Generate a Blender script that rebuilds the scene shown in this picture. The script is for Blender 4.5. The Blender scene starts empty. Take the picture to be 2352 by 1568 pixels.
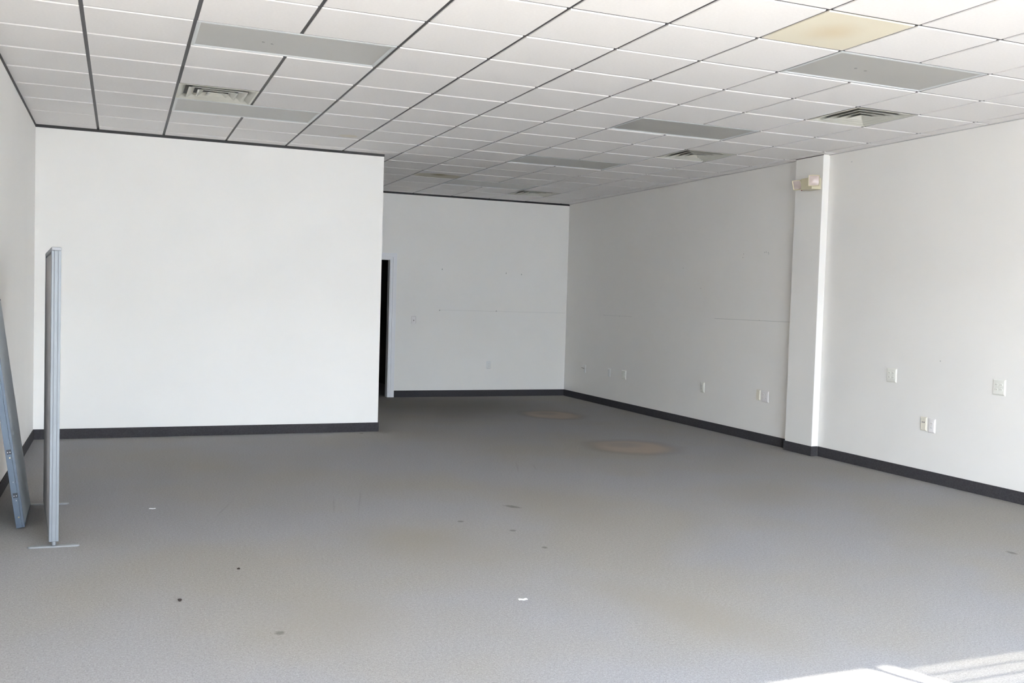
import bpy, bmesh, math, random
from mathutils import Vector, Matrix
random.seed(4)
C = bpy.context.scene.collection
scn = bpy.context.scene
R = math.radians

# ---------------------------------------------------------------- dimensions
H = 3.071                      # ceiling height
T = 0.6096                     # ceiling tile module
LX, RX = -1.165, 6.259         # left and right wall
PY, EX = 4.484, 2.288          # partition face and its free end
BY, FY = 8.054, -7.2           # back wall and shop front
HEAD = 2.75                    # top of the shop-front glass

# ---------------------------------------------------------------- camera
cam = bpy.data.cameras.new('camera'); co = bpy.data.objects.new('camera', cam); C.objects.link(co)
cam.sensor_width = 36.0; cam.lens = 2211.45 / 2352 * 36.0
cam.clip_start = 0.05; cam.clip_end = 600
ya, pi_, ro = 0.3872, -0.0416, 0.0295
F = Vector((math.sin(ya)*math.cos(pi_), math.cos(ya)*math.cos(pi_), math.sin(pi_)))
r0 = Vector((math.cos(ya), -math.sin(ya), 0)); u0 = r0.cross(F)
Rv = math.cos(ro)*r0 + math.sin(ro)*u0; Uv = -math.sin(ro)*r0 + math.cos(ro)*u0
m = Matrix((Rv, Uv, -F)).transposed().to_4x4(); m.translation = Vector((-0.3875, -5.9704, H-1.5801))
co.matrix_world = m
scn.camera = co

# ---------------------------------------------------------------- sky, sun, exposure
w = bpy.data.worlds.new('sky'); scn.world = w; w.use_nodes = True
nt = w.node_tree; bg = nt.nodes['Background']
tc = nt.nodes.new('ShaderNodeTexCoord'); sp = nt.nodes.new('ShaderNodeSeparateXYZ'); cr = nt.nodes.new('ShaderNodeValToRGB')
nt.links.new(tc.outputs['Generated'], sp.inputs[0]); nt.links.new(sp.outputs[2], cr.inputs[0]); nt.links.new(cr.outputs[0], bg.inputs[0])
cr.color_ramp.elements[0].position = 0.0; cr.color_ramp.elements[0].color = (0.84, 0.89, 0.97, 1)
cr.color_ramp.elements[1].position = 0.75; cr.color_ramp.elements[1].color = (0.30, 0.46, 0.80, 1)
bg.inputs[1].default_value = 4.15
SUN_AZ, SUN_TAN = R(22.6), 0.5736
sun = bpy.data.lights.new('sun', 'SUN'); so = bpy.data.objects.new('sun', sun); C.objects.link(so)
sun.energy = 8.5; sun.angle = R(0.53); sun.color = (1.0, 0.92, 0.80)
so.rotation_euler = Vector((-math.sin(SUN_AZ), math.cos(SUN_AZ), -SUN_TAN)).to_track_quat('-Z', 'Y').to_euler()
so.location = (10, -30, 20)
po = bpy.data.lights.new('window_portal', 'AREA'); pob = bpy.data.objects.new('window_portal', po); C.objects.link(pob)
po.shape = 'RECTANGLE'; po.size = 5.68; po.size_y = HEAD; po.cycles.is_portal = True
pob.location = (2.95, FY-0.12, HEAD/2); pob.rotation_euler = (R(90), 0, 0)   # faces +y, into the room
scn.view_settings.view_transform = 'Standard'; scn.view_settings.look = 'None'
scn.view_settings.gamma = 1.0; scn.view_settings.use_curve_mapping = False
scn.view_settings.exposure = 3.33
scn.cycles.use_denoising = True
scn.cycles.max_bounces = 12; scn.cycles.diffuse_bounces = 6; scn.cycles.transparent_max_bounces = 12
scn.cycles.sample_clamp_indirect = 8
scn.cycles.adaptive_threshold = 0.015

# ---------------------------------------------------------------- materials
def mat(name, col, rough=0.6, metal=0.0, spec=0.5, bump=0.0, bscale=200.0, vary=0.0, vscale=3.0):
    mt = bpy.data.materials.new(name); mt.use_nodes = True
    n = mt.node_tree.nodes; l = mt.node_tree.links; b = n['Principled BSDF']
    b.inputs['Base Color'].default_value = (*col, 1); b.inputs['Roughness'].default_value = rough
    b.inputs['Metallic'].default_value = metal; b.inputs['Specular IOR Level'].default_value = spec
    t = n.new('ShaderNodeTexCoord')
    if vary > 0:
        no = n.new('ShaderNodeTexNoise'); no.inputs['Scale'].default_value = vscale; no.inputs['Detail'].default_value = 4
        l.new(t.outputs['Object'], no.inputs['Vector'])
        mr = n.new('ShaderNodeMapRange'); mr.inputs['From Min'].default_value = .3; mr.inputs['From Max'].default_value = .7
        mr.inputs['To Min'].default_value = 1-vary; mr.inputs['To Max'].default_value = 1+vary
        l.new(no.outputs[0], mr.inputs[0])
        mx = n.new('ShaderNodeVectorMath'); mx.operation = 'SCALE'; mx.inputs[0].default_value = col
        l.new(mr.outputs[0], mx.inputs['Scale']); l.new(mx.outputs[0], b.inputs['Base Color'])
    if bump > 0:
        no = n.new('ShaderNodeTexNoise'); no.inputs['Scale'].default_value = bscale; no.inputs['Detail'].default_value = 3
        l.new(t.outputs['Object'], no.inputs['Vector'])
        bp = n.new('ShaderNodeBump'); bp.inputs['Strength'].default_value = bump; bp.inputs['Distance'].default_value = 0.002
        l.new(no.outputs[0], bp.inputs['Height']); l.new(bp.outputs[0], b.inputs['Normal'])
    return mt

class NT:
    """small node helper working on world-space (Object) coordinates"""
    def __init__(s, mt):
        s.n = mt.node_tree.nodes; s.l = mt.node_tree.links; s.b = s.n['Principled BSDF']
        s.tc = s.n.new('ShaderNodeTexCoord').outputs['Object']
    def noise(s, scale, detail=3, rough=.5, vec=None, lo=.35, hi=.65):
        a = s.n.new('ShaderNodeTexNoise'); a.inputs['Scale'].default_value = scale; a.inputs['Detail'].default_value = detail
        a.inputs['Roughness'].default_value = rough; s.l.new(vec or s.tc, a.inputs['Vector'])
        r = s.n.new('ShaderNodeMapRange'); r.inputs['From Min'].default_value = lo; r.inputs['From Max'].default_value = hi
        s.l.new(a.outputs[0], r.inputs[0]); return r.outputs[0]
    def map(s, loc, rot, sc):
        m_ = s.n.new('ShaderNodeMapping'); m_.vector_type = 'TEXTURE'
        m_.inputs['Location'].default_value = loc; m_.inputs['Rotation'].default_value = (0, 0, rot); m_.inputs['Scale'].default_value = sc
        s.l.new(s.tc, m_.inputs[0]); return m_.outputs[0]
    def blob(s, cx, cy, rx, ry, rot=0.0, soft=.6, cz=0.0, wob=0.25, wscale=2.0, rz=1e3):
        v = s.map((cx, cy, cz), rot, (rx, ry, rz))
        no = s.n.new('ShaderNodeTexNoise'); no.inputs['Scale'].default_value = wscale; s.l.new(v, no.inputs['Vector'])
        ad = s.n.new('ShaderNodeVectorMath'); ad.operation = 'LENGTH'; s.l.new(v, ad.inputs[0])
        w1 = s.math('MULTIPLY_ADD', no.outputs[0], wob, ad.outputs['Value'])
        r = s.n.new('ShaderNodeMapRange'); r.interpolation_type = 'SMOOTHSTEP'
        r.inputs['From Min'].default_value = 1+wob*.5; r.inputs['From Max'].default_value = 1+wob*.5-soft
        s.l.new(w1, r.inputs[0]); return r.outputs[0]
    def math(s, op, a, b_=None, c_=None):
        m_ = s.n.new('ShaderNodeMath'); m_.operation = op
        for i, v in enumerate((a, b_, c_)):
            if v is None: continue
            if isinstance(v, (int, float)): m_.inputs[i].default_value = v
            else: s.l.new(v, m_.inputs[i])
        return m_.outputs[0]
    def mix(s, f, a, b_, mode='MIX'):
        m_ = s.n.new('ShaderNodeMix'); m_.data_type = 'RGBA'; m_.blend_type = mode
        for i, v in ((0, f), (6, a), (7, b_)):
            if isinstance(v, (int, float)): m_.inputs[i].default_value = v
            elif isinstance(v, tuple): m_.inputs[i].default_value = (*v, 1)
            else: s.l.new(v, m_.inputs[i])
        return m_.outputs[2]
    def bump(s, h, strength, dist):
        b_ = s.n.new('ShaderNodeBump'); b_.inputs['Strength'].default_value = strength; b_.inputs['Distance'].default_value = dist
        s.l.new(h, b_.inputs['Height']); s.l.new(b_.outputs[0], s.b.inputs['Normal'])

def carpet():
    mt = mat('grey_carpet', (.2, .2, .21), rough=.95, spec=.1); k = NT(mt)
    patch = k.noise(.55, 3, .55, lo=.42, hi=.62)
    col = k.mix(patch, (.298, .292, .300), (.300, .283, .264))
    fine = k.noise(150, 2, .6, lo=.3, hi=.7)
    grain = k.noise(60, 3, .6, lo=.3, hi=.7)
    col = k.mix(1.0, col, k.mix(fine, (.80, .80, .80), (1.2, 1.2, 1.2)), 'MULTIPLY')
    col = k.mix(1.0, col, k.mix(grain, (.90, .90, .90), (1.08, 1.08, 1.08)), 'MULTIPLY')
    for cx, cy, rx, ry, rot, s in ((1.35, -.35, .55, .9, .5, .55), (.55, -1.6, .5, .6, .2, .5), (2.2, -2.0, .35, .9, .3, .6),
                                   (2.6, .6, .6, 1.2, .1, .4), (4.4, .4, .9, .7, .3, .45)):
        col = k.mix(k.math('MULTIPLY', k.blob(cx, cy, rx, ry, rot, .9), s), col, (.280, .254, .220))
    col = k.mix(k.math('MULTIPLY', k.blob(3.9, 7.0, 2.4, 2.3, 0, .9), .85), col, (.165, .150, .135))   # shade of the recess floor, painted in as a dark brown blob
    # two pale worn rings where round racks stood
    for cx, cy, rx, ry in ((4.62, 2.86, .50, .52), (4.95, 5.62, .42, .50)):
        ring = k.blob(cx, cy, rx, ry, .1, .45, wob=.2); core = k.blob(cx-.03, cy+.16, rx*.62, ry*.5, .1, .7, wob=.2)
        f = k.math('MULTIPLY', ring, k.math('SUBTRACT', 1.0, k.math('MULTIPLY', core, .55)))
        col = k.mix(k.math('MULTIPLY', k.blob(cx, cy, rx*1.25, ry*1.25, .1, .4), .35), col, (.15, .135, .12))
        col = k.mix(k.math('MULTIPLY', f, .9), col, (.36, .295, .25))
    for cx, cy, rx, ry, rot in ((2.273, .453, .045, .09, .6), (2.0, -.227, .03, .03, 0), (1.755, .105, .03, .03, 0), (2.024, -.681, .025, .03, 0),
                                (.282, -1.717, .03, .03, 0), (4.842, -1.601, .03, .05, 0), (2.073, 4.349, .03, .04, 0)):
        col = k.mix(k.math('MULTIPLY', k.blob(cx, cy, rx, ry, rot, .6, wob=.8), .45), col, (.05, .048, .045))
    for cx, cy, L, rot in ((2.95, 2.0, .35, .35), (3.1, 1.95, .3, .3), (1.25, .9, .6, .25), (1.05, .85, .4, .2), (.3, .9, .4, .3)):
        col = k.mix(k.math('MULTIPLY', k.blob(cx, cy, .012, L, -rot, .9), .16), col, (.09, .09, .09))
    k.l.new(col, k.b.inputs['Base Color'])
    k.bump(k.math('ADD', fine, grain), .22, .003)
    return mt

M = {}
M['carpet'] = carpet()
M['base'] = mat('charcoal_carpet_base', (.054, .051, .055), .9, spec=.15, bump=.5, bscale=150, vary=.25, vscale=90)
M['wall'] = mat('white_wall_paint', (.86, .838, .805), .55, bump=.15, bscale=90, vary=.012, vscale=1.3)
M['tile'] = mat('white_ceiling_tile', (.89, .865, .85), .9, spec=.2, bump=.35, bscale=260, vary=.02, vscale=60)
M['tee'] = mat('dark_grid_metal', (.060, .056, .060), .45, spec=.4)
M['angle'] = mat('dark_wall_angle_metal', (.028, .026, .028), .5, spec=.4)
M['anglew'] = mat('pale_wall_angle_metal', (.55, .54, .53), .5, spec=.4)
M['frame'] = mat('white_enamel', (.66, .68, .68), .35)
M['lens'] = mat('grey_prismatic_lens', (.47, .46, .435), .32, bump=.25, bscale=300)
M['dead'] = mat('dust_speck', (.34, .335, .32), .8)
M['vent'] = mat('cream_vent_enamel', (.66, .65, .58), .4)
M['ventdark'] = mat('dark_duct_metal', (.03, .03, .03), .7)
M['trimpaint'] = mat('white_gloss_trim', (.82, .82, .84), .3)
M['dark'] = mat('unlit_room_black', (.05, .045, .042), .9)  # near-black colour stands in for the shade of the unlit room
M['alu'] = mat('anodised_aluminium', (.21, .225, .245), .5, metal=.3, vary=.05, vscale=9)
M['alublue'] = mat('blue_grey_aluminium', (.13, .165, .215), .45, metal=.3, vary=.05, vscale=9)
M['alucap'] = mat('grey_cap_plastic', (.30, .31, .33), .45)
M['groove'] = mat('dark_channel', (.16, .17, .19), .6)
M['fabric'] = mat('grey_panel_fabric', (.46, .44, .44), .95, spec=.1, bump=.5, bscale=420, vary=.05, vscale=120)
M['fabric2'] = mat('pale_grey_panel_fabric', (.70, .75, .78), .9, spec=.1, bump=.5, bscale=420, vary=.05, vscale=120)
M['foot'] = mat('grey_painted_steel', (.26, .27, .28), .4, metal=.3)
M['bracket'] = mat('black_bracket', (.05, .055, .065), .5)
M['brass'] = mat('brass_screw', (.75, .62, .38), .3, metal=.8)
M['steel'] = mat('steel_screw', (.6, .6, .62), .3, metal=.9)
M['plate'] = mat('ivory_plate_plastic', (.82, .81, .75), .35)
M['platew'] = mat('white_plate_plastic', (.85, .82, .81), .35)
M['plateb'] = mat('beige_plate_plastic', (.80, .75, .64), .35)
M['platep'] = mat('painted_plate', (.78, .78, .77), .5)
M['slot'] = mat('socket_slot', (.28, .26, .24), .6)
M['beige'] = mat('yellowed_plastic', (.66, .60, .43), .4)
M['beigeh'] = mat('yellowed_lamp_housing', (.72, .65, .47), .4)
M['lamp'] = mat('pinkish_clear_lens', (.62, .52, .48), .15)
M['red'] = mat('red_button', (.25, .02, .02), .4)
M['paper'] = mat('white_paper', (.9, .9, .92), .8)
M['speck'] = mat('dark_debris', (.03, .02, .015), .9)
M['black'] = mat('bronze_storefront_metal', (.05, .045, .04), .4, metal=.3)
M['slat'] = mat('grey_blind_slat', (.5, .49, .47), .5)
M['scuff'] = mat('grey_scuff', (.50, .50, .485), .9)
M['dark_lane'] = mat('darkened_paving', (.19, .17, .15), .9, vary=.1, vscale=.5)  # darkened so the near strip bounces less light onto the near ceiling
M['bright_lot'] = mat('bright_bounce_paving', (.90, .775, .625), .95, vary=.1, vscale=.4)  # brightened so the lot bounces more light onto the far ceiling
M['blocker_face'] = mat('cream_sky_blocker', (.78, .74, .68), .9, vary=.1, vscale=.5)
def stained(name, base, edge, core, spots):
    mt = mat(name, base, .9, spec=.2); k = NT(mt); col = k.mix(0.0, base, base)
    for (cx, cy, rx, ry, soft, c_, f) in spots:
        col = k.mix(k.math('MULTIPLY', k.blob(cx, cy, rx, ry, 0, soft, cz=0, wob=.25, wscale=1.5), f), col, c_)
    k.l.new(col, k.b.inputs['Base Color']); return mt
gl = bpy.data.materials.new('window_glass'); gl.use_nodes = True
n_ = gl.node_tree.nodes; l_ = gl.node_tree.links
for x in list(n_):
    if x.type == 'BSDF_PRINCIPLED': n_.remove(x)
tr = n_.new('ShaderNodeBsdfTransparent'); tr.inputs[0].default_value = (.93, .95, .94, 1)
gs = n_.new('ShaderNodeBsdfGlossy'); gs.inputs['Roughness'].default_value = 0.02
fr = n_.new('ShaderNodeFresnel'); fr.inputs[0].default_value = 1.45
ms = n_.new('ShaderNodeMixShader'); l_.new(fr.outputs[0], ms.inputs[0]); l_.new(tr.outputs[0], ms.inputs[1]); l_.new(gs.outputs[0], ms.inputs[2])
l_.new(ms.outputs[0], n_['Material Output'].inputs[0])
M['glass'] = gl

# ---------------------------------------------------------------- mesh helpers
def box(bm, x0, x1, y0, y1, z0, z1):
    v = [bm.verts.new(p) for p in ((x0,y0,z0),(x1,y0,z0),(x1,y1,z0),(x0,y1,z0),(x0,y0,z1),(x1,y0,z1),(x1,y1,z1),(x0,y1,z1))]
    for f in ((3,2,1,0),(4,5,6,7),(0,1,5,4),(1,2,6,5),(2,3,7,6),(3,0,4,7)): bm.faces.new([v[i] for i in f])
    return bm
def nb(*a):
    bm = bmesh.new()
    if a: box(bm, *a)
    return bm
def obj(name, bm, mt, parent=None, bevel=0.0, seg=2, loc=None, smooth=False):
    me = bpy.data.meshes.new(name); bmesh.ops.recalc_face_normals(bm, faces=bm.faces)
    bm.to_mesh(me); bm.free(); me.materials.append(mt)
    if smooth: me.shade_smooth()
    o = bpy.data.objects.new(name, me); C.objects.link(o)
    if parent: o.parent = parent
    if loc: o.location = loc
    if bevel:
        b = o.modifiers.new('bevel', 'BEVEL'); b.width = bevel; b.segments = seg; b.limit_method = 'ANGLE'
    return o
def struct(o, label=None, cat=None):
    o['kind'] = 'structure'
    if label: o['label'] = label
    if cat: o['category'] = cat
    return o
def tag(o, label, cat, group=None):
    o['label'] = label; o['category'] = cat
    if group: o['group'] = group
    return o
def thing(name, label, cat, loc=(0,0,0), rot=(0,0,0), group=None):
    o = bpy.data.objects.new(name, None); C.objects.link(o); o.location = loc; o.rotation_euler = rot
    o.empty_display_size = .1
    return tag(o, label, cat, group)
def prism(bm, pts, y0, y1):
    """closed (x,z) outline extruded along y"""
    a = [bm.verts.new((x, y0, z)) for x, z in pts]; b = [bm.verts.new((x, y1, z)) for x, z in pts]
    n = len(pts)
    bm.faces.new(a); bm.faces.new(b[::-1])
    for i in range(n): bm.faces.new((a[i], b[i], b[(i+1)%n], a[(i+1)%n]))
    return bm
def disc(bm, r, h, mtx=Matrix(), n=16, r2=None):
    bmesh.ops.create_cone(bm, cap_ends=True, segments=n, radius1=r, radius2=r if r2 is None else r2, depth=h, matrix=mtx)
    return bm

# ---------------------------------------------------------------- large structure
WT = 0.15
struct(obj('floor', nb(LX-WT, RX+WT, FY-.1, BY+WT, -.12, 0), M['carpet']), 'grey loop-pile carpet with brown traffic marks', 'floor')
ZW = H-.004       # walls stop at the underside of the tiles
struct(obj('wall_left', nb(LX-WT, LX, FY, PY+.001, -.001, H+.05), M['wall']), 'white painted wall behind the dividers', 'wall')
wr = struct(obj('wall_right', nb(RX, RX+WT, FY, BY, -.001, H+.05), M['wall']), 'long white painted wall with electrical plates', 'wall')
part_ = nb(LX, EX, PY, PY+.12, -.001, ZW); box(part_, EX-.12, EX, PY+.12, BY, -.001, ZW)
struct(obj('wall_partition', part_, M['wall']), 'bright white projecting wall left of the recess', 'wall')
DX0, DX1, DZ = 2.44, 3.35, 2.073
wb = nb(DX1, RX, BY, BY+.12, -.001, H+.05); box(wb, LX, DX0, BY, BY+.12, -.001, H+.05); box(wb, DX0, DX1, BY, BY+.12, DZ, H+.05)
back = struct(obj('wall_back', wb, M['wall']), 'far white wall of the recess with the doorway', 'wall')
# column boxed out of the right wall
CX, CY0, CY1 = RX-.08, 1.94, 2.365
struct(obj('trim_1', nb(CX, RX+.001, CY0, CY1, -.001, ZW), M['wall'], bevel=.003), 'white boxed-out column on the right wall', 'column')
# ceiling deck and tiles
ceil = struct(obj('ceiling', nb(LX-WT, RX+WT, FY, BY+WT, H+.03, H+.12), M['tee']), 'suspended ceiling of white square tiles', 'ceiling')
# front wall over and beside the glass, behind the camera
fw = nb(LX-WT, RX+WT, FY-.12, FY, HEAD, H+.12); box(fw, LX-WT, .11, FY-.12, FY, 0, HEAD); box(fw, 5.77, RX+WT, FY-.12, FY, 0, HEAD)
struct(obj('wall_front', fw, M['wall']), 'white wall above the shop-front glass', 'wall')
struct(obj('ground', nb(-120, 120, -160, FY-.1-13.0, -.25, -.15), M['bright_lot']), 'car park outside, brightened to bounce light into the room', 'ground')
struct(obj('sidewalk', nb(-120, 120, FY-.1-13.0, FY-.1, -.25, -.03), M['dark_lane']), 'sidewalk outside, darkened to cut bounce into the room', 'sidewalk')
struct(obj('added_sky_blocker', nb(-90, 90, -52, -42, -.2, 6.2), M['blocker_face']), 'added unseen block across the car park, limiting low sky light', 'sky_blocker')  # added out of view to cut low sky light; pale face lifts the ceiling
mull = [.12, 1.50, 2.93, 4.36, 5.79]
for i in range(4):
    f = struct(obj('window_%d' % (i+1), nb(mull[i]-.02, mull[i]+.02, FY-.04, FY, 0, HEAD), M['black']), 'bronze-framed shop-front window behind the camera', 'window')
    obj('sill', nb(mull[i]+.02, mull[i+1]-.02, FY-.04, FY, 0, .09), M['black'], f)
    obj('head_rail', nb(mull[i]+.02, mull[i+1]-.02, FY-.04, FY, HEAD-.05, HEAD), M['black'], f)
    obj('pane', nb(mull[i]+.02, mull[i+1]-.02, FY-.025, FY-.019, .09, HEAD-.05), M['glass'], f)
# ---- doorway and the dark room behind it
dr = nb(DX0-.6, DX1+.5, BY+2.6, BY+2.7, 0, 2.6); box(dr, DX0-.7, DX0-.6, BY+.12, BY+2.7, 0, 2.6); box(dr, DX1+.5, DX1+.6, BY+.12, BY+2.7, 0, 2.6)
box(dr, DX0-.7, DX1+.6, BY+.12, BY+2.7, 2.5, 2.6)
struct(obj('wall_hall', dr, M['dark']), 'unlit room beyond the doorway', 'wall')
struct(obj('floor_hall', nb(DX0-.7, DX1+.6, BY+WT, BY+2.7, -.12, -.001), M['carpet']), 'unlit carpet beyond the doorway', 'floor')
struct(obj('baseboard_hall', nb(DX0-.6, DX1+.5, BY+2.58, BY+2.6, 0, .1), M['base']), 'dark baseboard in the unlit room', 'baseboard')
d1 = struct(bpy.data.objects.new('door_1', None), 'white cased doorway open to a dark room', 'doorway'); C.objects.link(d1)
def casing(side_x, sgn):       # stepped profile, upright
    bm = bmesh.new()
    for a, b, t in ((0, .030, .011), (.030, .062, .020), (.062, .090, .014)):
        x0, x1 = sorted((side_x+sgn*a, side_x+sgn*b)); box(bm, x0, x1, BY-t, BY, 0, DZ+a-.006)
    return bm
obj('door_casing', casing(DX1-.006, 1), M['trimpaint'], d1, bevel=.0015)
obj('door_casing', casing(DX0+.006, -1), M['trimpaint'], d1, bevel=.0015)
bm = bmesh.new()
for a, b, t in ((0, .030, .011), (.030, .062, .020), (.062, .090, .014)): box(bm, DX0-b+.006, DX1+b-.006, BY-t, BY, DZ+a-.006, DZ+b-.006)
obj('head_casing', bm, M['trimpaint'], d1, bevel=.0015)
obj('jamb', nb(DX1-.018, DX1, BY-.001, BY+.121, 0, DZ), M['trimpaint'], d1)
obj('jamb', nb(DX0, DX0+.018, BY-.001, BY+.121, 0, DZ), M['trimpaint'], d1)
obj('jamb', nb(DX0+.018, DX1-.018, BY-.001, BY+.121, DZ-.018, DZ), M['trimpaint'], d1)
# ---- baseboards
BH, BT = .10, .009
struct(obj('baseboard_left', nb(LX, LX+BT, FY, PY-BT, 0, BH), M['base'], bevel=.002), 'charcoal carpet baseboard on the left wall', 'baseboard')
pb = nb(LX, EX+BT, PY-BT, PY, 0, BH); box(pb, EX, EX+BT, PY, BY-BT, 0, BH)
struct(obj('baseboard_partition', pb, M['base'], bevel=.002), 'charcoal baseboard under the bright projecting wall', 'baseboard')
struct(obj('baseboard_back', nb(DX1+.085, RX-BT, BY-BT, BY, 0, BH), M['base'], bevel=.002), 'charcoal baseboard along the far wall', 'baseboard')
rb = nb(RX-BT, RX, FY, CY0-BT, 0, BH); box(rb, RX-BT, RX, CY1+BT, BY, 0, BH)
box(rb, CX-BT, CX, CY0-BT, CY1+BT, 0, BH); box(rb, CX, RX-BT, CY0-BT, CY0, 0, BH); box(rb, CX, RX-BT, CY1, CY1+BT, 0, BH)
struct(obj('baseboard_right', rb, M['base'], bevel=.002), 'charcoal baseboard wrapping the column on the right wall', 'baseboard')
# ---- dark wall angles under the ceiling edge
AH = .026
def trim(n, bm, mt, label): struct(obj('trim_%d' % n, bm, mt), label, 'trim')
trim(2, nb(LX, LX+.004, FY, PY-.004, ZW-AH, H+.008), M['angle'], 'dark metal angle along the top of the left wall')
trim(3, nb(LX, EX+.004, PY-.004, PY, ZW-AH, H+.008), M['angle'], 'dark metal angle along the top of the projecting wall')
trim(4, nb(EX, RX, BY-.004, BY, ZW-AH, H+.008), M['angle'], 'dark metal angle along the top of the far wall')
ra = nb(RX-.012, RX, FY, CY0, ZW-.005, ZW); box(ra, RX-.012, RX, CY1, BY, ZW-.005, ZW)
trim(5, ra, M['anglew'], 'thin pale angle along the top of the right wall')
trim(6, nb(CX-.004, CX, CY0-.004, CY1+.004, ZW-.006, ZW), M['angle'], 'dark gap line over the column')

# ---------------------------------------------------------------- ceiling grid, tiles, fixtures
GAP, DROP = .024, .0066
TZ = H-.0035                  # underside of tiles
GZ = TZ+DROP                  # face of the tees
FIX = {}                      # (col,row) -> kind
lights_at = [(6, -2), (6, 2), (6, 6), (6, 10), (0, 0), (0, 4)]
vents_at = [(8, 0), (8, 4), (8, 11), (0, 3)]
for c, r in lights_at: FIX[(c, r)] = FIX[(c+1, r)] = 'light'
for c, r in vents_at: FIX[(c, r)] = 'vent'
xs = [LX] + [i*T for i in range(-1, 11)] + [RX]
cols = list(range(-2, 11))
R0, R1 = -5, 13
def xlim(c):
    a, b = xs[c+2], xs[c+3]
    return (a + (GAP/2 if c > -2 else .005), b - (GAP/2 if c < 10 else .003))
SM = stained('tan_stained_tile', (.80, .775, .76), None, None, [(0, 0, .5, .5, .3, (.80, .74, .60), 1.0), (-.02, .0, .22, .22, .95, (.72, .58, .38), .55)])
SM2 = stained('brown_stained_tile', (.80, .775, .76), None, None, [(0, .10, .40, .24, .35, (.62, .58, .46), .85), (-.01, .0, .15, .14, .9, (.34, .28, .17), .85)])
SM3 = stained('edge_stained_tile', (.80, .775, .76), None, None, [(.146, .15, .11, .10, .35, (.78, .72, .62), .8)])
tiles = {}
shared = {}
def tile_mesh(wx, wy, key, mt):
    k_ = (round(wx, 3), round(wy, 3), key)
    if k_ not in shared:
        bm = bmesh.new(); e_ = .0055; ya_, yb_ = (-wy/2, wy/2)
        v_ = [bm.verts.new(p) for p in ((-wx/2,ya_+e_,0),(wx/2,ya_+e_,0),(wx/2,yb_-e_,0),(-wx/2,yb_-e_,0),
                                        (-wx/2,ya_,.0062),(wx/2,ya_,.0062),(wx/2,yb_,.0062),(-wx/2,yb_,.0062),
                                        (-wx/2,ya_,.014),(wx/2,ya_,.014),(wx/2,yb_,.014),(-wx/2,yb_,.014))]
        for f_ in ((0,1,2,3),(0,4,5,1),(1,5,6,2),(2,6,7,3),(3,7,4,0),(4,8,9,5),(5,9,10,6),(6,10,11,7),(7,11,8,4),(8,11,10,9)): bm.faces.new([v_[i] for i in f_])
        me = bpy.data.meshes.new('ceiling_tile')
        bmesh.ops.recalc_face_normals(bm, faces=bm.faces); bm.to_mesh(me); bm.free(); me.materials.append(mt); shared[k_] = me
    return shared[k_]
for r in range(R0, R1+1):
    for c in cols:
        if FIX.get((c, r)): continue
        if r > 7 and c < 3: continue
        x0, x1 = xlim(c); y0, y1 = r*T+GAP/2, (r+1)*T-GAP/2
        if r == 7 and c < 3: y1 = PY-.005 if r*T+.05 < PY else y1
        if r == R1: y1 = BY-.005
        mt, key = M['tile'], 0
        if (c, r) == (5, -3): mt, key = SM, 1
        if (c, r) == (5, 9): mt, key = SM2, 2
        if (c, r) == (2, 5): mt, key = SM3, 3
        o = bpy.data.objects.new('ceiling_tile', tile_mesh(x1-x0, y1-y0, key, mt)); C.objects.link(o); o.parent = ceil
        o.location = ((x0+x1)/2, (y0+y1)/2, TZ + random.uniform(-.0006, .0006))
        o.rotation_euler = (random.uniform(-.0010, .0010), random.uniform(-.0010, .0010), 0)
        if key == 1: o['label'] = 'cream tile with a tan water stain'
        if key == 3: o['label'] = 'tile with a faint tan stain at its far edge'
        if key == 2: o['label'] = 'tile with a dark brown round stain'
# tiles behind the camera's view: one part
bm = bmesh.new()
for r in range(-12, R0):
    for c in cols:
        x0, x1 = xlim(c); y0, y1 = r*T+GAP/2, (r+1)*T-GAP/2
        y0 = max(y0, FY+.003)
        box(bm, x0, x1, y0, y1, TZ, TZ+.012)
o = obj('tile_field', bm, M['tile'], ceil); o['kind'] = 'stuff'
# tees (long runs; cut where a fixture covers them)
for i in range(-1, 11):
    cuts = sorted(r for (c, r) in lights_at if c+1 == i)
    y = FY
    for r in cuts + [None]:
        e = r*T if r is not None else BY
        if i*T < EX-.05 and r is None: e = PY
        obj('main_tee', nb(i*T-GAP/2-.003, i*T+GAP/2+.003, y, e, GZ, GZ+.004), M['tee'], ceil)
        y = (r+1)*T if r is not None else y
for r in range(-11, R1+1):
    xa = LX if r <= 7 else EX
    if r*T > BY: continue
    obj('cross_tee', nb(xa, RX, r*T-GAP/2-.003, r*T+GAP/2+.003, GZ+.0002, GZ+.0038), M['tee'], ceil)

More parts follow.
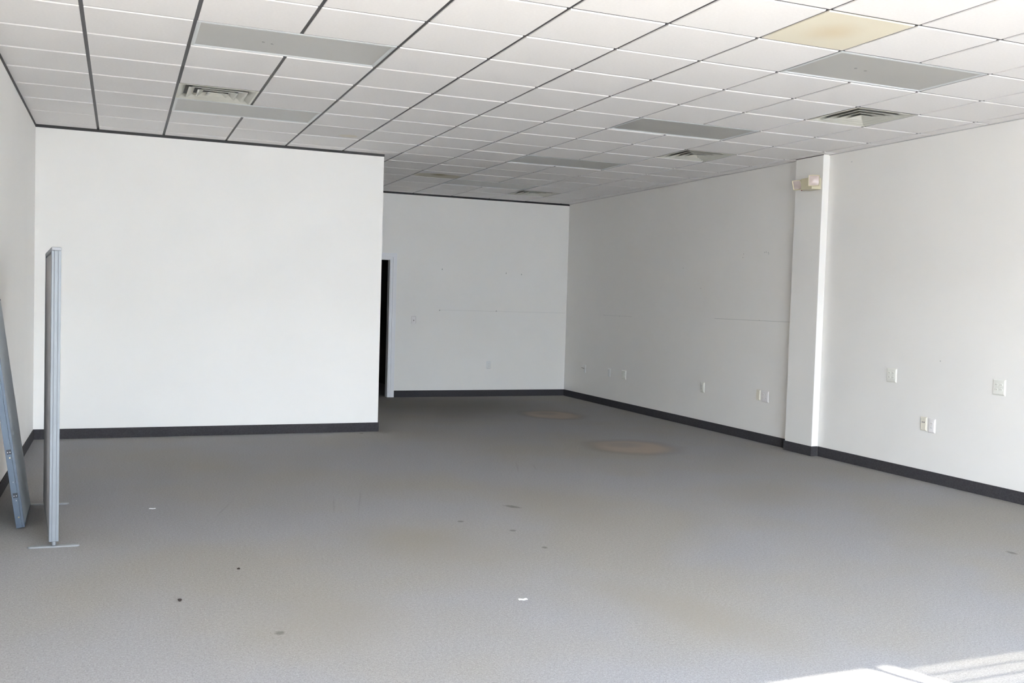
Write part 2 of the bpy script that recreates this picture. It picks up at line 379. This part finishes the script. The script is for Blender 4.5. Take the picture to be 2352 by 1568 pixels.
LL = {(6, -2): 'recessed 2 by 4 ceiling light nearest on the right, beside the cream stained tile',
      (6, 2): 'dull grey recessed ceiling light between the two vents on the right',
      (6, 6): 'dull grey recessed ceiling light beyond the second right-hand vent',
      (6, 10): 'farthest recessed ceiling light, close to the brown-stained tile',
      (0, 0): 'large recessed ceiling light nearest on the left, standing apart from vents',
      (0, 4): 'recessed ceiling light touching the left vent, near the projecting wall'}
def ceiling_light(c, r):
    cx, cy = (c+1)*T, (r+.5)*T
    t = thing('ceiling_light', LL[(c, r)], 'ceiling light', (cx, cy, TZ), group='recessed ceiling lights')
    hx, hy, fw_ = T-.010, T/2-.010, .026
    bm = bmesh.new()
    # door frame: sloping inner lip around the lens
    def ring(h1x, h1y, z1, h2x, h2y, z2):
        a = [bm.verts.new((sx*h1x, sy*h1y, z1)) for sx, sy in ((-1,-1),(1,-1),(1,1),(-1,1))]
        b = [bm.verts.new((sx*h2x, sy*h2y, z2)) for sx, sy in ((-1,-1),(1,-1),(1,1),(-1,1))]
        for i in range(4): bm.faces.new((a[i], a[(i+1)%4], b[(i+1)%4], b[i]))
    ring(hx, hy, .010, hx, hy, .002); ring(hx, hy, .002, hx-fw_*.55, hy-fw_*.55, .000)
    ring(hx-fw_*.55, hy-fw_*.55, .0, hx-fw_, hy-fw_, .008)
    obj('frame', bm, M['frame'], t)
    obj('lens', nb(-hx+fw_-.002, hx-fw_+.002, -hy+fw_-.002, hy-fw_+.002, .006, .010), M['lens'], t)
    for q in range(2 if (c, r) in ((0, 0), (6, -2)) else 0):
        obj('dust_spot', disc(bmesh.new(), .010, .003, Matrix.Translation((random.uniform(-.25, .15), random.uniform(-.02, .06), .0055)), 8), M['dead'], t)
    return t
for c, r in lights_at: ceiling_light(c, r)

VL = {(8, 0): 'square louvred ceiling vent nearest on the right', (8, 4): 'square louvred ceiling vent middle of the three on the right, left of the column top',
      (8, 11): 'dark dusty ceiling vent at the far end of the recess', (0, 3): 'cream louvred ceiling vent on the left, beside the ceiling light'}
def ceiling_vent(c, r):
    t = thing('ceiling_vent', VL[(c, r)], 'vent', ((c+.5)*T, (r+.5)*T, TZ), group='square ceiling vents')
    s = T/2-.008
    def frus(pairs, name, mt, close=False):
        bm = bmesh.new(); prev = None
        for h, z in pairs:
            v = [bm.verts.new((sx*h, sy*h, z)) for sx, sy in ((-1,-1),(1,-1),(1,1),(-1,1))]
            if prev:
                for i in range(4): bm.faces.new((prev[i], prev[(i+1)%4], v[(i+1)%4], v[i]))
            prev = v
        if close: bm.faces.new(prev)
        o = obj(name, bm, mt, t)
        sd = o.modifiers.new('thick', 'SOLIDIFY'); sd.thickness = .0015
        return o
    frus([(s, .002), (s-.018, .0), (s-.055, .028), (s-.065, .050)], 'frame', M['vent'])
    for k, h in enumerate((.222, .152, .082)):
        if k < 2: frus([(h, .0), (h-.012, .001), (h-.052, .030), (h-.058, .045)], 'louver', M['vent'])
        else: frus([(h, .0), (h-.010, .001), (h-.050, .026), (h-.062, .030)], 'louver', M['vent'], True)
    obj('duct_box', nb(-s+.03, s-.03, -s+.03, s-.03, .052, .058), M['ventdark'], t)
    obj('hanger', nb(-.2, .2, -.006, .006, .040, .052), M['vent'], t)
    obj('hanger', nb(-.006, .006, -.2, .2, .040, .052), M['vent'], t)
for c, r in vents_at: ceiling_vent(c, r)

# ---------------------------------------------------------------- window blind (right-hand bays)
bl = thing('window_blind', 'half closed white slatted blind in the shop-front window behind the camera', 'blind', (0, FY+.05, 0))
for k in range(int((HEAD-.12)/.058)):
    z = HEAD-.06-k*.058
    bm = nb(4.42, 5.72, -.025, .025, -.001, .001)
    o = obj('slat', bm, M['slat'], bl, loc=(0, 0, z)); o.rotation_euler = (R(31), 0, 0)
obj('head_rail', nb(4.42, 5.72, -.025, .025, HEAD-.045, HEAD-.005), M['slat'], bl)

# ---------------------------------------------------------------- office dividers
a = math.atan2(.111, 1.22)
dv = thing('office_divider', 'upright grey fabric divider panel standing on two flat steel feet', 'divider', (-.7265, .10, 0), (0, 0, a))
TH, L1, Z0, Z1 = .050, 1.225, .030, 1.724
obj('fabric_panel', nb(-TH/2+.003, TH/2-.003, .028, L1-.028, Z0+.01, Z1-.035), M['fabric'], dv)
def post(y0, y1, open_end):
    bm = bmesh.new()
    g = .0022
    # three ribs with two shallow channels facing the end
    ys = y0 if open_end < 0 else y1
    box(bm, -TH/2, TH/2, y0+(.004 if open_end < 0 else 0), y1-(.004 if open_end > 0 else 0), Z0, Z1-.022)
    for xa, xb in ((-TH/2, -TH/2+.0135), (-TH/2+.0135+g, TH/2-.0135-g), (TH/2-.0135, TH/2)):
        if open_end < 0: box(bm, xa, xb, y0, y0+.004, Z0, Z1-.022)
        else: box(bm, xa, xb, y1-.004, y1, Z0, Z1-.022)
    return bm
obj('end_post', post(0, .028, -1), M['alu'], dv, bevel=.0012)
obj('end_post', post(L1-.028, L1, 1), M['alu'], dv, bevel=.0012)
obj('bottom_rail', nb(-TH/2, TH/2, .028, L1-.028, Z0, Z0+.02), M['alu'], dv)
for xc in (-TH/2+.0146, TH/2-.0146): obj('channel', nb(xc-.0016, xc+.0016, -.0004, .002, Z0, Z1-.022), M['groove'], dv)
obj('side_edge', nb(-TH/2-.001, -TH/2+.003, .026, .032, Z0, Z1-.03), M['groove'], dv)
obj('top_cap', nb(-TH/2-.0012, TH/2+.0012, -.001, L1+.001, Z1-.022, Z1), M['alucap'], dv, bevel=.005)
for y in (.0, L1-.01):
    bm = bmesh.new(); n = 10; pts = []
    hl, hw, hh = .138, .022, .012
    for k in range(n+1): an = -math.pi/2+math.pi*k/n; pts.append((hl-hw+hw*math.cos(an), hw*math.sin(an)))
    for k in range(n+1): an = math.pi/2+math.pi*k/n; pts.append((-hl+hw+hw*math.cos(an), hw*math.sin(an)))
    lo = [bm.verts.new((x, y_, .001)) for x, y_ in pts]; hi = [bm.verts.new((x*.985, y_*.8, hh*(1-.55*abs(x/hl)**2)+.002)) for x, y_ in pts]
    bm.faces.new(lo[::-1]); bm.faces.new(hi)
    for k in range(len(pts)): bm.faces.new((lo[k], lo[(k+1)%len(pts)], hi[(k+1)%len(pts)], hi[k]))
    ft = obj('foot', bm, M['foot'], dv, loc=(0, y, 0)); ft.rotation_euler = (0, 0, -a+R(-3))
    bm = disc(bmesh.new(), .0125, Z0-.008, Matrix.Translation((0, y+(.006 if y == 0 else 0), (Z0+.012)/2)), 14)
    obj('stem', bm, M['alu'], dv)

TH2, L2, ZL = .048, .67, 1.41
ln = thing('office_divider', 'tilted grey divider panel leaning on the left wall, with exposed end brackets', 'divider',
           (-.917, .615, .010), (0, 0, 0))
ln.rotation_mode = 'QUATERNION'
ln.rotation_quaternion = (Matrix.Rotation(R(1.6), 3, 'Z') @ Matrix.Rotation(-math.atan(.137), 3, 'Y')).to_quaternion()
obj('fabric_panel', nb(-TH2+.002, -.001, .006, L2, .012, ZL-.01), M['fabric2'], ln, bevel=.002)
er = nb(-TH2, -.016, 0, .006, 0, ZL); box(er, -.0145, 0, -.001, .007, 0, ZL); box(er, -TH2-.0005, -TH2+.004, -.0015, .007, 0, ZL)
obj('end_rail', er, M['alublue'], ln, bevel=.0008)
obj('bottom_rail', nb(-TH2, -.001, .006, L2, 0, .012), M['alublue'], ln)
obj('top_rail', nb(-TH2, -.001, .006, L2, ZL-.012, ZL), M['alublue'], ln)
for z in (.478, .205, 1.2):
    br = obj('bracket', nb(-TH2+.008, -.014, -.0035, .001, z-.016, z+.014), M['bracket'], ln)
    for x in (-.034, -.021):
        obj('screw', disc(bmesh.new(), .0033, .004, Matrix.Translation((x, -.005, z-.003)) @ Matrix.Rotation(R(90), 4, 'X'), 8), M['steel'], br)
for x, z, mt, rr in ((-.027, .440, M['brass'], .0042), (-.026, .172, M['steel'], .0030), (-.026, .066, M['brass'], .0045), (-.028, .288, M['steel'], .0028)):
    obj('screw', disc(bmesh.new(), rr, .003, Matrix.Translation((x, -.0012, z)) @ Matrix.Rotation(R(90), 4, 'X'), 10), mt, ln)

# ---------------------------------------------------------------- wall plates
def plate_mesh(w_, h_, d=.009, bv=.010):
    """bevelled cover, lying in local xz, facing -y (front at y=-d)"""
    bm = bmesh.new()
    def rect(hx, hz, y): return [bm.verts.new((sx*hx, y, sz*hz)) for sx, sz in ((-1,-1),(1,-1),(1,1),(-1,1))]
    a_ = rect(w_/2, h_/2, 0); b_ = rect(w_/2, h_/2, -d*.25); c_ = rect(w_/2-bv, h_/2-bv, -d)
    bm.faces.new(a_); bm.faces.new(c_)
    for p, q in ((a_, b_), (b_, c_)):
        for i in range(4): bm.faces.new((p[i], p[(i+1)%4], q[(i+1)%4], q[i]))
    return bm
def plate(name, label, cat, loc, rz, w_, h_, mt, kind, gangs=1, group=None):
    t = thing(name, label, cat, loc, (0, 0, rz), group)
    obj('cover_plate', plate_mesh(w_, h_), mt, t)
    for g in range(gangs):
        gx = (g-(gangs-1)/2)*.046
        if kind == 'duplex':
            for z in (-.0195, .0195):
                rc = obj('receptacle', disc(bmesh.new(), .0165, .004, Matrix.Translation((gx, -.0095, z)) @ Matrix.Rotation(R(90), 4, 'X') @ Matrix.Scale(.84, 4, (0, 1, 0)), 18), mt, t)
                for sx, hh_ in ((-.0065, .005), (.0065, .004)):
                    obj('slot', nb(gx+sx-.0013, gx+sx+.0013, -.0122, -.010, z+.002-hh_, z+.002+hh_), M['slot'], rc)
            obj('screw', disc(bmesh.new(), .003, .002, Matrix.Translation((gx, -.0088, 0)) @ Matrix.Rotation(R(90), 4, 'X'), 8), M['steel'], t)
        elif kind == 'jack':
            for sx in (-.010, .010): obj('jack', nb(gx+sx-.006, gx+sx+.006, -.0095, -.0075, .008, .020), M['slot'], t)
            for z in (-.04, .04): obj('screw', disc(bmesh.new(), .003, .002, Matrix.Translation((gx, -.0088, z)) @ Matrix.Rotation(R(90), 4, 'X'), 8), M['steel'], t)
        elif kind == 'toggle':
            obj('toggle', nb(gx-.0045, gx+.0045, -.020, -.007, -.016, .003), M['slot'], t)
        elif kind == 'blank':
            for z in (-.04, .04): obj('screw', disc(bmesh.new(), .003, .002, Matrix.Translation((gx, -.0088, z)) @ Matrix.Rotation(R(90), 4, 'X'), 8), M['steel'], t)
    return t
RW = R(-90)        # faces -x on the right wall
plate('wall_outlet', 'ivory four-socket outlet plate on the right wall, first past the column', 'outlet', (RX, .962, .910), RW, .124, .132, M['plate'], 'duplex', 2, 'outlet plates')
plate('wall_outlet', 'ivory four-socket outlet plate on the right wall, nearest the photo edge', 'outlet', (RX, -.221, .908), RW, .124, .132, M['plate'], 'duplex', 2, 'outlet plates')
plate('data_plate', 'beige jack plate low on the right wall, paired with a white outlet', 'wall plate', (RX, .552, .511), RW, .074, .122, M['plateb'], 'jack')
plate('wall_outlet', 'white two-socket outlet low on the right wall, beside the beige jack plate', 'outlet', (RX, .458, .503), RW, .078, .126, M['platew'], 'duplex', 1, 'outlet plates')
plate('data_plate', 'beige blank plate left of the column, touching a wider outlet', 'wall plate', (RX, 2.957, .525), RW, .072, .120, M['plateb'], 'blank')
plate('wall_outlet', 'pinkish-white four-socket outlet just left of the column, beside the beige plate', 'outlet', (RX, 2.834, .518), RW, .124, .128, M['platew'], 'duplex', 2, 'outlet plates')
plate('wall_outlet', 'single outlet alone on the shaded wall, midway between recess corner and column', 'outlet', (RX, 4.076, .505), RW, .078, .124, M['plate'], 'duplex', 1, 'outlet plates')
plate('wall_outlet', 'wide outlet on the shaded wall, third plate from the recess corner', 'outlet', (RX, 6.075, .495), RW, .118, .126, M['plate'], 'duplex', 2, 'outlet plates')
plate('blank_plate', 'narrow blank plate on the shaded wall, second from the recess corner', 'wall plate', (RX, 6.522, .491), RW, .074, .118, M['platep'], 'blank')
cx_ = plate('cable_plate', 'small plate with a dark cable stub, nearest the recess corner', 'wall plate', (RX, 7.322, .488), RW, .074, .120, M['platep'], 'none')
obj('cable_stub', disc(bmesh.new(), .007, .05, Matrix.Translation((-.005, -.032, .012)) @ Matrix.Rotation(R(75), 4, 'X'), 10, .005), M['slot'], cx_)
plate('light_switch', 'white toggle switch on the far wall beside the doorway', 'light switch', (3.717, BY, 1.168), 0, .074, .118, M['platew'], 'toggle')
plate('wall_outlet', 'painted-over outlet low in the middle of the far wall', 'outlet', (4.947, BY, .490), 0, .072, .115, M['platep'], 'duplex', 1, 'outlet plates')

# marks left on the walls: thin filled lines and screw holes, parts of the walls
def mark(parent, *b): obj('scuff_mark', nb(*b), M['scuff'], parent)
mark(wr, RX-.0006, RX+.001, 2.44, 3.88, 1.3555, 1.3590)
mark(wr, RX-.0006, RX+.001, 5.9, 6.75, 1.3265, 1.3285)
for y, z in ((3.341, 2.115), (3.35, 2.075), (2.95, 2.12), (2.92, 2.122), (2.885, 2.115), (2.875, 2.10), (2.46, 2.10), (.4, 1.08), (3.0, 1.36), (6.75, 1.33), (6.27, 1.325), (4.62, 1.98), (4.2, 1.72), (1.62, 2.96)):
    mark(wr, RX-.0006, RX+.001, y-.005, y+.005, z-.005, z+.005)
mark(back, 4.13, 6.24, BY-.0006, BY+.001, 1.327, 1.3290)
for x, z in ((4.126, 1.325), (5.052, 1.334), (4.15, 1.95), (5.2, 1.93), (5.46, 1.92)):
    mark(back, x-.008, x+.008, BY-.0006, BY+.001, z-.012, z+.008)

# ---------------------------------------------------------------- emergency light on the column
em = thing('emergency_light', 'yellowed twin-head emergency light high on the column', 'emergency light', (CX, 2.04, 2.775))
obj('housing', nb(-.118, 0, -.082, .090, -.060, .058), M['beige'], em, bevel=.006)
obj('button', disc(bmesh.new(), .006, .006, Matrix.Translation((-.112, .080, -.062)), 10), M['red'], em)
def head(loc, d, s_=.058):
    d = Vector(d).normalized(); q = d.to_track_quat('-Y', 'Z')      # local -y is the lens direction
    bm = bmesh.new(); prev = None
    for hw_, y_ in ((.022, .055), (.040, .048), (s_*.92, .0), (s_, -.022), (s_-.005, -.024), (s_-.010, -.012)):
        v = []
        for k in range(16):
            an = 2*math.pi*k/16; cx2, cz2 = math.cos(an), math.sin(an); mm = max(abs(cx2), abs(cz2)); f = .78/mm+.22
            v.append(bm.verts.new((hw_*cx2*f*.98, y_, hw_*cz2*f*.98)))
        if prev:
            for k in range(16): bm.faces.new((prev[k], prev[(k+1)%16], v[(k+1)%16], v[k]))
        else: bm.faces.new(v)
        prev = v
    h = obj('lamp_head', bm, M['beigeh'], em, loc=loc); h.rotation_mode = 'QUATERNION'; h.rotation_quaternion = q
    bm = bmesh.new(); n = 6; g = [[None]*(n+1) for _ in range(n+1)]; e = s_-.010
    for i in range(n+1):
        for j in range(n+1):
            u, v_ = -1+2*i/n, -1+2*j/n
            g[i][j] = bm.verts.new((u*e, -.016-.012*(1-u*u)*(1-v_*v_), v_*e))
    for i in range(n):
        for j in range(n): bm.faces.new((g[i][j], g[i+1][j], g[i+1][j+1], g[i][j+1]))
    obj('lens', bm, M['lamp'], h, smooth=True)
head((-.118, -.112, .018), (-.62, -.80, -.06))
head((-.105, .150, .005), (-.88, -.30, -.38), .054)
obj('swivel', disc(bmesh.new(), .012, .05, Matrix.Translation((-.085, .105, .005)) @ Matrix.Rotation(R(90), 4, 'X'), 12), M['beigeh'], em)

# ---------------------------------------------------------------- litter on the carpet
def scrap(name, label, cat, x, y, lx, ly, rz, h, mt):
    bm = bmesh.new(); n = 5
    up = [bm.verts.new((-lx/2+lx*i/n, s_*ly/2, h*(.5+.5*math.sin(i*1.7)))) for i in range(n+1) for s_ in (-1, 1)]
    for i in range(n): bm.faces.new((up[2*i], up[2*i+2], up[2*i+3], up[2*i+1]))
    o = obj(name, bm, mt, loc=(x, y, .004)); o.rotation_euler = (0, 0, rz)
    sd = o.modifiers.new('thick', 'SOLIDIFY'); sd.thickness = .0015
    tag(o, label, cat)
scrap('paper_scrap', 'small white paper strip on the carpet, centre foreground', 'scrap', 1.495, -1.599, .045, .022, R(-5), .003, M['paper'])
scrap('paper_scrap', 'tiny white paper strip on the carpet right of the standing divider', 'scrap', -.168, .989, .042, .02, R(-8), .002, M['paper'])
def crumb(label, x, y, r_):
    bm = bmesh.new(); bmesh.ops.create_icosphere(bm, subdivisions=2, radius=r_)
    for v in bm.verts: v.co *= random.uniform(.7, 1.25); v.co.z *= .5
    o = obj('debris_crumb', bm, M['speck'], loc=(x, y, r_*.5)); tag(o, label, 'crumb')
crumb('dark crumb on the carpet, the one farther from the camera', .222, -.654, .008)
crumb('dark crumb on the carpet, the one nearer the camera at left', -.105, -1.131, .011)
